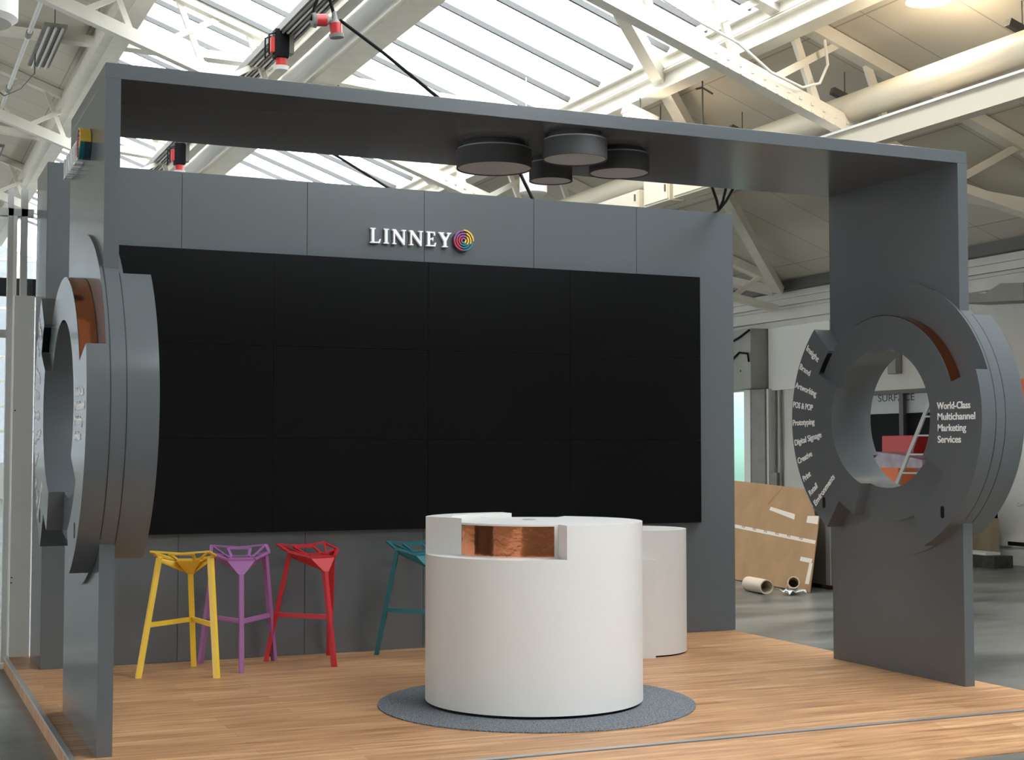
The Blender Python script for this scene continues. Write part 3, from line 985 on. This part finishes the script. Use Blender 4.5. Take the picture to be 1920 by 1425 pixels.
for k in range(3):
    MB().obox(CC + RC_ @ Vector((0, -1.1 + 1.1 * k, 0)) + Vector((0, 0, FZ + .03)), (.7, .12, .06), RC_).build('skid', M['card_dark'], cr)
for k in range(4):
    MB().obox(CC + RC_ @ Vector((-.377, -1.25 + .8 * k, 0)) + Vector((0, 0, .41)), (.014, .1, .9), RC_).build('batten', M['midgrey'], cr)


def paper_tube(p, q, r, label):
    t = empty('paper_tube', p, label, 'tube', 'cardboard tubes on the floor')
    p, q = Vector(p), Vector(q)
    d = (q - p).normalized()
    b = MB()
    n = 24
    s_ = d.cross(Vector((0, 0, 1))).normalized()
    u_ = s_.cross(d)
    rings = []
    for (c, rr) in ((p, r), (q, r), (q, r - .012), (p, r - .012)):
        rings.append([b.bm.verts.new(c + (s_ * math.cos(2 * PI * k / n) + u_ * math.sin(2 * PI * k / n)) * rr) for k in range(n)])
    for k in range(4):
        A, B = rings[k], rings[(k + 1) % 4]
        for i in range(n):
            b.bm.faces.new((A[i], A[(i + 1) % n], B[(i + 1) % n], B[i]))
    b.build('wall', M['paper'], t, smooth=40)
    MB().tube([p + d * .25, p + d * .26], r - .013, 24).build('inner_plug', M['card_dark'], t)


paper_tube((8.72, 6.86, FZ + .089), (8.78, 7.35, FZ + .089), .088, 'wide cardboard tube lying open on the floor before the cardboard sheet')
paper_tube((8.95, 6.64, FZ + .155), (9.14, 6.93, FZ + .08), .072, 'short cardboard tube tipped against the wider tube on the floor')
pb = MB()
rows = []
for i in range(7):
    rows.append([pb.bm.verts.new((8.86 + .05 * j + .01 * math.sin(i * 2.1), 6.60 + .035 * i, FZ + .012 + .055 * abs(math.sin(j * 1.3 + i * .9)) )) for j in range(6)])
for i in range(6):
    for j in range(5):
        pb.bm.faces.new((rows[i][j], rows[i][j + 1], rows[i + 1][j + 1], rows[i + 1][j]))
cp = pb.build('crumpled_paper', M['board'], smooth=20)
sm = cp.modifiers.new('thick', 'SOLIDIFY'); sm.thickness = .006
tag(cp, 'crumpled white paper between the two cardboard tubes', 'paper')

# ------------------------------------------------------------------ right wall fittings
tag(MB().box(14.93, 15.0, 14.1, 16.1, 2.8, 4.02).build('wall_board', M['board'], bevel=.005), 'large white board fixed high on the hall wall beside the roller housing', 'board')
rh = empty('shutter_housing', (14.8, 17.5, 2.83), 'grey metal shutter housing above the doorway', 'housing')
MB().box(14.55, 14.99, 16.14, 18.6, 2.84, 4.02).build('body', mat('housing_grey', (.33, .33, .30), .55, var=.12, vscale=2), rh, bevel=.01)
for (y_, z_) in ((17.1, 3.7), (16.9, 3.7), (17.1, 3.52), (16.9, 3.52), (16.5, 3.2), (16.9, 2.93)):
    MB().obox((14.545, y_, z_), (.012, .035, .04), Matrix.Identity(3)).build('bolt', M['dkgrey'], rh)
for (pts, lb_) in (([(14.52, 17.6, 4.02), (14.52, 17.3, 3.80), (14.52, 16.9, 3.76), (14.52, 16.5, 3.86), (14.52, 16.14, 3.98)], 'upper slack black cable across the shutter housing'),
                   ([(14.52, 17.6, 3.2), (14.52, 17.2, 3.24), (14.52, 16.8, 3.42), (14.52, 16.5, 3.56), (14.52, 16.2, 3.52), (14.52, 16.16, 3.36)], 'lower black cable rising across the shutter housing')):
    tag(MB().tube(pts, .02, 8).build('cable', M['black'], smooth=60), lb_, 'cable', 'cables on the shutter housing')
pc = empty('pilaster', (14.9, 16.4, FZ), 'white pilaster with conduits beside the doorway', 'pilaster')
MB().box(14.8, 14.99, 16.05, 16.52, FZ, 2.83).build('shaft', M['midgrey'], pc)
MB().box(14.78, 14.99, 16.53, 16.75, FZ, 2.83).build('door_jamb', M['board'], pc)
for y_ in (15.72, 15.92):
    MB().tube([(14.95, y_, FZ), (14.95, y_, 2.8)], .03, 10).build('conduit', M['midgrey'], pc, smooth=60)
MB().box(14.84, 14.99, 15.98, 16.04, FZ, 2.83).build('corner_strip', M['board'], pc)
MB().box(14.86, 14.93, 15.74, 15.98, .75, 1.2).build('switch_box', M['midgrey'], pc)
wd_ = struct(MB().box(15.1, 15.12, 16.95, 18.35, FZ, 2.8).build('door_1', glass_mat('green_glass', (.72, .86, .82), .08)))
MB().box(15.08, 15.14, 16.9, 16.95, FZ, 1.9).build('door_stile', M['midgrey'], wd_)
bk = MB()
bk.prism([(10.0, 4.10), (9.43, 4.02), (9.08, 4.14), (8.6, 4.10), (8.6, 3.84), (10.0, 3.92)], lambda a, b: (14.4, a, b), lambda a, b: (14.98, a, b))
tag(bk.build('wall_corbel', M['midgrey']), 'dark grey wedge-shaped corbel sticking out of the hall wall', 'corbel')

# ------------------------------------------------------------------ shop front seen through the far ring
tag(MB().box(15.12, 15.17, 10.2, 13.6, 2.27, 2.60).build('fascia_panel', mat('fascia_grey', (.50, .54, .54), .6)), 'pale grey fascia panel with dark lettering, seen through the far ring', 'fascia')
tx = join_text([(text_mesh('SURFACE', .17, .98, offset=0, extrude=.001), Matrix.Translation((15.117, 12.96, 2.485)) @ Matrix(((0, 0, -1, 0), (-1, 0, 0, 0), (0, 1, 0, 0), (0, 0, 0, 1))))], 'lettering', mat('sign_ink', (.04, .04, .045), .5), None)
tx.parent = bpy.data.objects['fascia_panel']
tag(MB().box(15.13, 15.19, 9.9, 13.6, FZ, 2.265).build('backdrop_panel', M['black']), 'black display panel under the lettered fascia', 'panel')
sf = struct(MB().box(14.99, 15.07, 9.72, 13.60, 2.60, 2.67).build('trim_3', M['dkgrey']))
struct(MB().box(15.0, 15.07, 12.13, 12.24, FZ, 2.60).build('trim_4', M['dkgrey']))
tag(MB().box(14.85, 14.99, 12.13, 12.35, 2.94, 3.45).build('wall_stub', M['midgrey'], bevel=.01), 'grey beam stub on the wall above the shop front', 'stub')
rc = empty('red_case', (14.3, 11.3, FZ), 'bright red display case behind the wrapped stack', 'case')
MB().box(14.25, 14.6, 10.95, 11.75, FZ + .05, 1.87).build('body', M['red'], rc, bevel=.01)
MB().box(14.27, 14.58, 10.97, 11.73, FZ, FZ + .05).build('base', M['black'], rc)
ps = empty('wrapped_stack', (13.7, 10.6, FZ), 'stack wrapped in purple-grey film on a pallet', 'stack')
b_ = MB()
b_.prism([(9.95, .05), (11.15, .05), (11.15, 1.61), (10.5, 1.56), (9.95, 1.48)], lambda a, b: (13.6, a, b), lambda a, b: (14.15, a, b))
b_.build('bundle', mat('purple_film', (.36, .30, .36), .25, var=.25, vscale=5), ps)
MB().box(13.6, 14.15, 9.95, 11.15, FZ, .04).build('pallet', M['card'], ps)
oc = empty('orange_crate', (13.2, 10.2, FZ), 'orange crate standing before the wrapped stack', 'crate')
MB().box(13.15, 13.5, 9.95, 10.46, 1.10, 1.36).build('body', mat('orange_plastic', (.75, .16, .03), .4), oc, bevel=.01)
MB().box(13.16, 13.49, 9.96, 10.45, FZ, 1.095).build('base_box', M['board'], oc)
ld = empty('step_ladder', (13.1, 9.6, FZ), 'pale aluminium ladder leaning before the red case', 'ladder')
La, Lb = Vector((12.95, 10.52, FZ)), Vector((13.05, 9.05, 2.4))
off = Vector((.1, -.40, 0))
for o_ in (Vector((0, 0, 0)), off):
    MB().beam(La + o_, Lb + o_, .03, .06).build('rail', M['midalu'], ld)
for k in range(1, 9):
    c_ = La.lerp(Lb, k / 9)
    MB().beam(c_, c_ + off, .06, .025).build('rung', M['midalu'], ld)

# booth at the edge of the hall
bw = empty('booth_wall', (14.75, 7.5, FZ), 'white exhibition booth wall with an orange and magenta top', 'wall panel')
MB().box(14.7, 14.78, 4.5, 9.55, .28, 2.12).build('panel', M['board'], bw)
MB().box(14.69, 14.78, 4.5, 9.55, 2.34, 2.70).build('orange_band', mat('orange_print', (.80, .14, .05), .4), bw)
MB().box(14.69, 14.78, 4.5, 9.55, 2.12, 2.34).build('magenta_band', mat('magenta_print', (.35, .03, .25), .4), bw)
MB().box(14.62, 14.8, 4.5, 9.6, .18, .28).build('base_rail', M['board'], bw)
for k in range(5):
    MB().box(14.615, 14.63, 9.25 - .62 * k - .45, 9.25 - .62 * k, .195, .255).build('black_strip', M['black'], bw)  # black strips for the slots in the base rail
MB().box(14.66, 14.8, 4.5, 9.6, FZ, .18).build('plinth', M['board'], bw)
join_text([(text_mesh('Com', .085, .16, extrude=.0005), Matrix.Translation((14.698, 9.135, .78)) @ Matrix(((0, 0, -1, 0), (-1, 0, 0, 0), (0, 1, 0, 0), (0, 0, 0, 1))))], 'lettering', mat('pale_ink', (.35, .38, .40), .6), bw)
tag(MB().box(14.3, 14.5, 9.3, 9.85, FZ, .6).build('plywood_box', mat('plywood', (.36, .30, .19), .7), bevel=.005), 'tan plywood box beside the white booth wall', 'box')
sk = empty('board_stack', (14, 9, FZ), 'low dark stack of boards on the floor before the booth wall', 'stack')
MB().box(13.9, 14.25, 8.75, 9.5, FZ, .08).build('boards', mat('dark_boards', (.05, .048, .04), .8, var=.4, vscale=9), sk)
MB().box(13.92, 14.2, 8.95, 9.5, .081, .12).build('paper_layer', M['board'], sk)

# ------------------------------------------------------------------ power boxes and cables overhead
def socket_box(x, y, z, label):
    t = empty('socket_box', (x, y, z), label, 'socket box', 'power boxes under the cable tray')
    MB().box(x - .1, x + .12, y - .1, y + .1, z - .22, z + .22).build('box', M['black'], t, bevel=.02)
    MB().box(x - .16, x - .1, y - .09, y + .09, z - .15, z + .08).build('side_socket', M['red'], t, bevel=.01)
    MB().tube([(x - .2, y - .12, z - .2), (x - .2, y - .12, z + .1), (x - .1, y - .12, z + .14)], .014, 8).build('guard', M['black'], t, smooth=60)
    MB().tube([(x - .2, y + .12, z - .2), (x - .2, y + .12, z + .1), (x - .1, y + .12, z + .14)], .014, 8).build('guard', M['black'], t, smooth=60)
    MB().tube([(x + .02, y, z - .22), (x + .02, y, z - .34)], .085, 20).build('plug', M['red'], t, smooth=40)
    MB().tube([(x + .02, y, z - .34), (x + .02, y, z - .40)], [.12, .10], 20).build('plug_collar', M['board'], t, smooth=40)
    MB().box(x + .12, x + .2, y - .08, y + .08, z - .15, z + .2).build('cover', M['midgrey'], t, bevel=.01)


socket_box(4.45, 13.5, 7.80, 'black and red power box hanging from the cable tray, above the beam')
MB().tube([(4.45, 13.5, 8.02), (4.45, 13.5, 7.98)], .03, 8).build('hook', M['black'], bpy.data.objects['socket_box'])
sb2 = socket_box(4.45, 21.5, 7.62, 'smaller-looking black and red power box seen through the gap under the beam')


def hanging_plug(p, lean, label):
    t = empty('power_connector', p, label, 'connector', 'red power connectors on cables')
    p = Vector(p)
    d = Vector(lean).normalized()
    MB().tube([p - d * .10, p - d * .02, p + d * .02], [.022, .03, .06], 16).build('grip', M['midgrey'], t, smooth=40)
    MB().tube([p + d * .02, p + d * .13], .062, 20).build('plug', M['red'], t, smooth=40)
    MB().tube([p + d * .13, p + d * .165], [.078, .07], 20).build('collar', M['midgrey'], t, smooth=40)
    return t


hanging_plug((3.07, 6.0, 5.93), (.12, 0, -1), 'grey and red power connector hanging upright above the beam')
MB().tube([(3.05, 6.0, 6.02), (3.0, 6.0, 6.2), (2.95, 6.0, 6.6), (3.1, 6.0, 8.6)], .018, 8).build('cable', M['black'], bpy.data.objects['power_connector'], smooth=60)
hanging_plug((3.0, 6.02, 5.94), (-1, 0, -.12), 'red power connector hanging on its side, joined to the upright one')
MB().tube([(2.83, 6.02, 5.92), (2.86, 6.02, 6.05), (2.99, 6.02, 6.4), (3.05, 6.02, 8.6)], .016, 8).build('cable', M['black'], bpy.data.objects['power_connector.001'], smooth=60)
tag(MB().tube([(3.12, 6.0, 5.95), (3.45, 5.6, 5.55), (3.85, 5.1, 5.02), (4.4, 4.6, 4.4), (4.9, 4.3, 3.2), (5.0, 4.25, 1.0), (5.0, 4.25, FZ + .02)], .017, 8).build('cable', M['black'], smooth=60), 'long black cable slanting down from the red connectors behind the beam', 'cable', 'black cables over the stand')
tag(MB().tube([(4.41, 17.6, 8.0), (5.842, 15, 6.461), (6.085, 13, 5.597), (6.39, 11, 4.659), (6.6, 9.5, 2.8), (6.65, 9.3, FZ + .02)], .022, 8).build('cable', M['black'], smooth=60), 'farther black cable slanting down behind the back wall', 'cable', 'black cables over the stand')
# cables draped from the corner of the back wall to the back of the beam
for (x_, lb_) in ((4.65, 'black cable at the back wall corner, one nearest the logo'), (4.84, 'black cable at the back wall corner, middle of three'), (4.935, 'black cable at the back wall corner, one nearest the far post')):
    tag(MB().tube([(5.93, 3.6, 3.785), (5.92, 3.5, 3.79), (5.90, 3.34, 3.80), ((5.9 * 2 + x_) / 3, 2.7, 3.76), (x_, 1.48, 3.712), (x_, 1.35, 3.708)], .012, 8).build('cable', M['black'], smooth=60), lb_, 'cable', 'cables at the back wall corner')
dr = empty('drop_rod', (9.17, 9, 6.0), 'thin dark rod with a hook, hanging over the beam beside the lamp', 'rod')
MB().tube([(9.17, 9, 5.4), (9.17, 9, rz(9.17) - .01)], .011, 8).build('rod', M['dkgrey'], dr)
MB().tube([(9.06, 9, 6.54), (9.17, 9, 6.57), (9.33, 9, 6.50)], .014, 8).build('crossbar', M['dkgrey'], dr)
# vertical white cylinder and sprinkler pipe in the top corner
dc = empty('ceiling_vent', (-.15, 9, 6.3), 'pale round duct drum hanging in the top corner of the photo', 'duct')
MB().lathe([(0, 6.36), (.36, 6.36), (.43, 6.42), (.43, 8.0), (0, 8.0)], (-.14, 9, 0), 40).build('drum', M['board'], dc, smooth=40)
MB().tube([(-.14, 9, 8.0), (-.14, 9, rz(-.14))], .05, 10).build('stem', M['steel'], dc)
sp = empty('sprinkler_pipe', (1.24, 10, 8.85), 'thin white pipe with couplings under the upper roof', 'pipe')
MB().tube([(1.24, 4, 8.87), (1.24, 46, 8.87)], .04, 10).build('pipe', M['board'], sp, smooth=60)
for y_ in (18.2, 22.4, 26.8):
    MB().tube([(1.24, y_, 8.87), (1.24, y_ + .25, 8.87)], .06, 10).build('coupling', M['midgrey'], sp, smooth=60)
tag(MB().tube([(1.6, 21, 9.4), (1.5, 20, 8.6), (1.2, 19.2, 8.1), (.9, 19, 7.9), (.6, 19, 8.1)], .012, 8).build('cable', M['dkgrey'], smooth=60), 'dark looping cable under the fluorescent fitting', 'cable')
tag(MB().tube([(6.7, 6.5, 7.0), (7.6, 6.5, 6.62), (8.15, 6.5, 6.42), (8.6, 6.5, 6.12), (9.05, 6.5, 5.98), (9.3, 6.5, 6.06), (9.42, 6.5, 6.3), (9.38, 6.5, 6.6)], .018, 8).build('cable', M['board'], smooth=60), 'pale conduit cable looping along the nearest truss', 'cable')
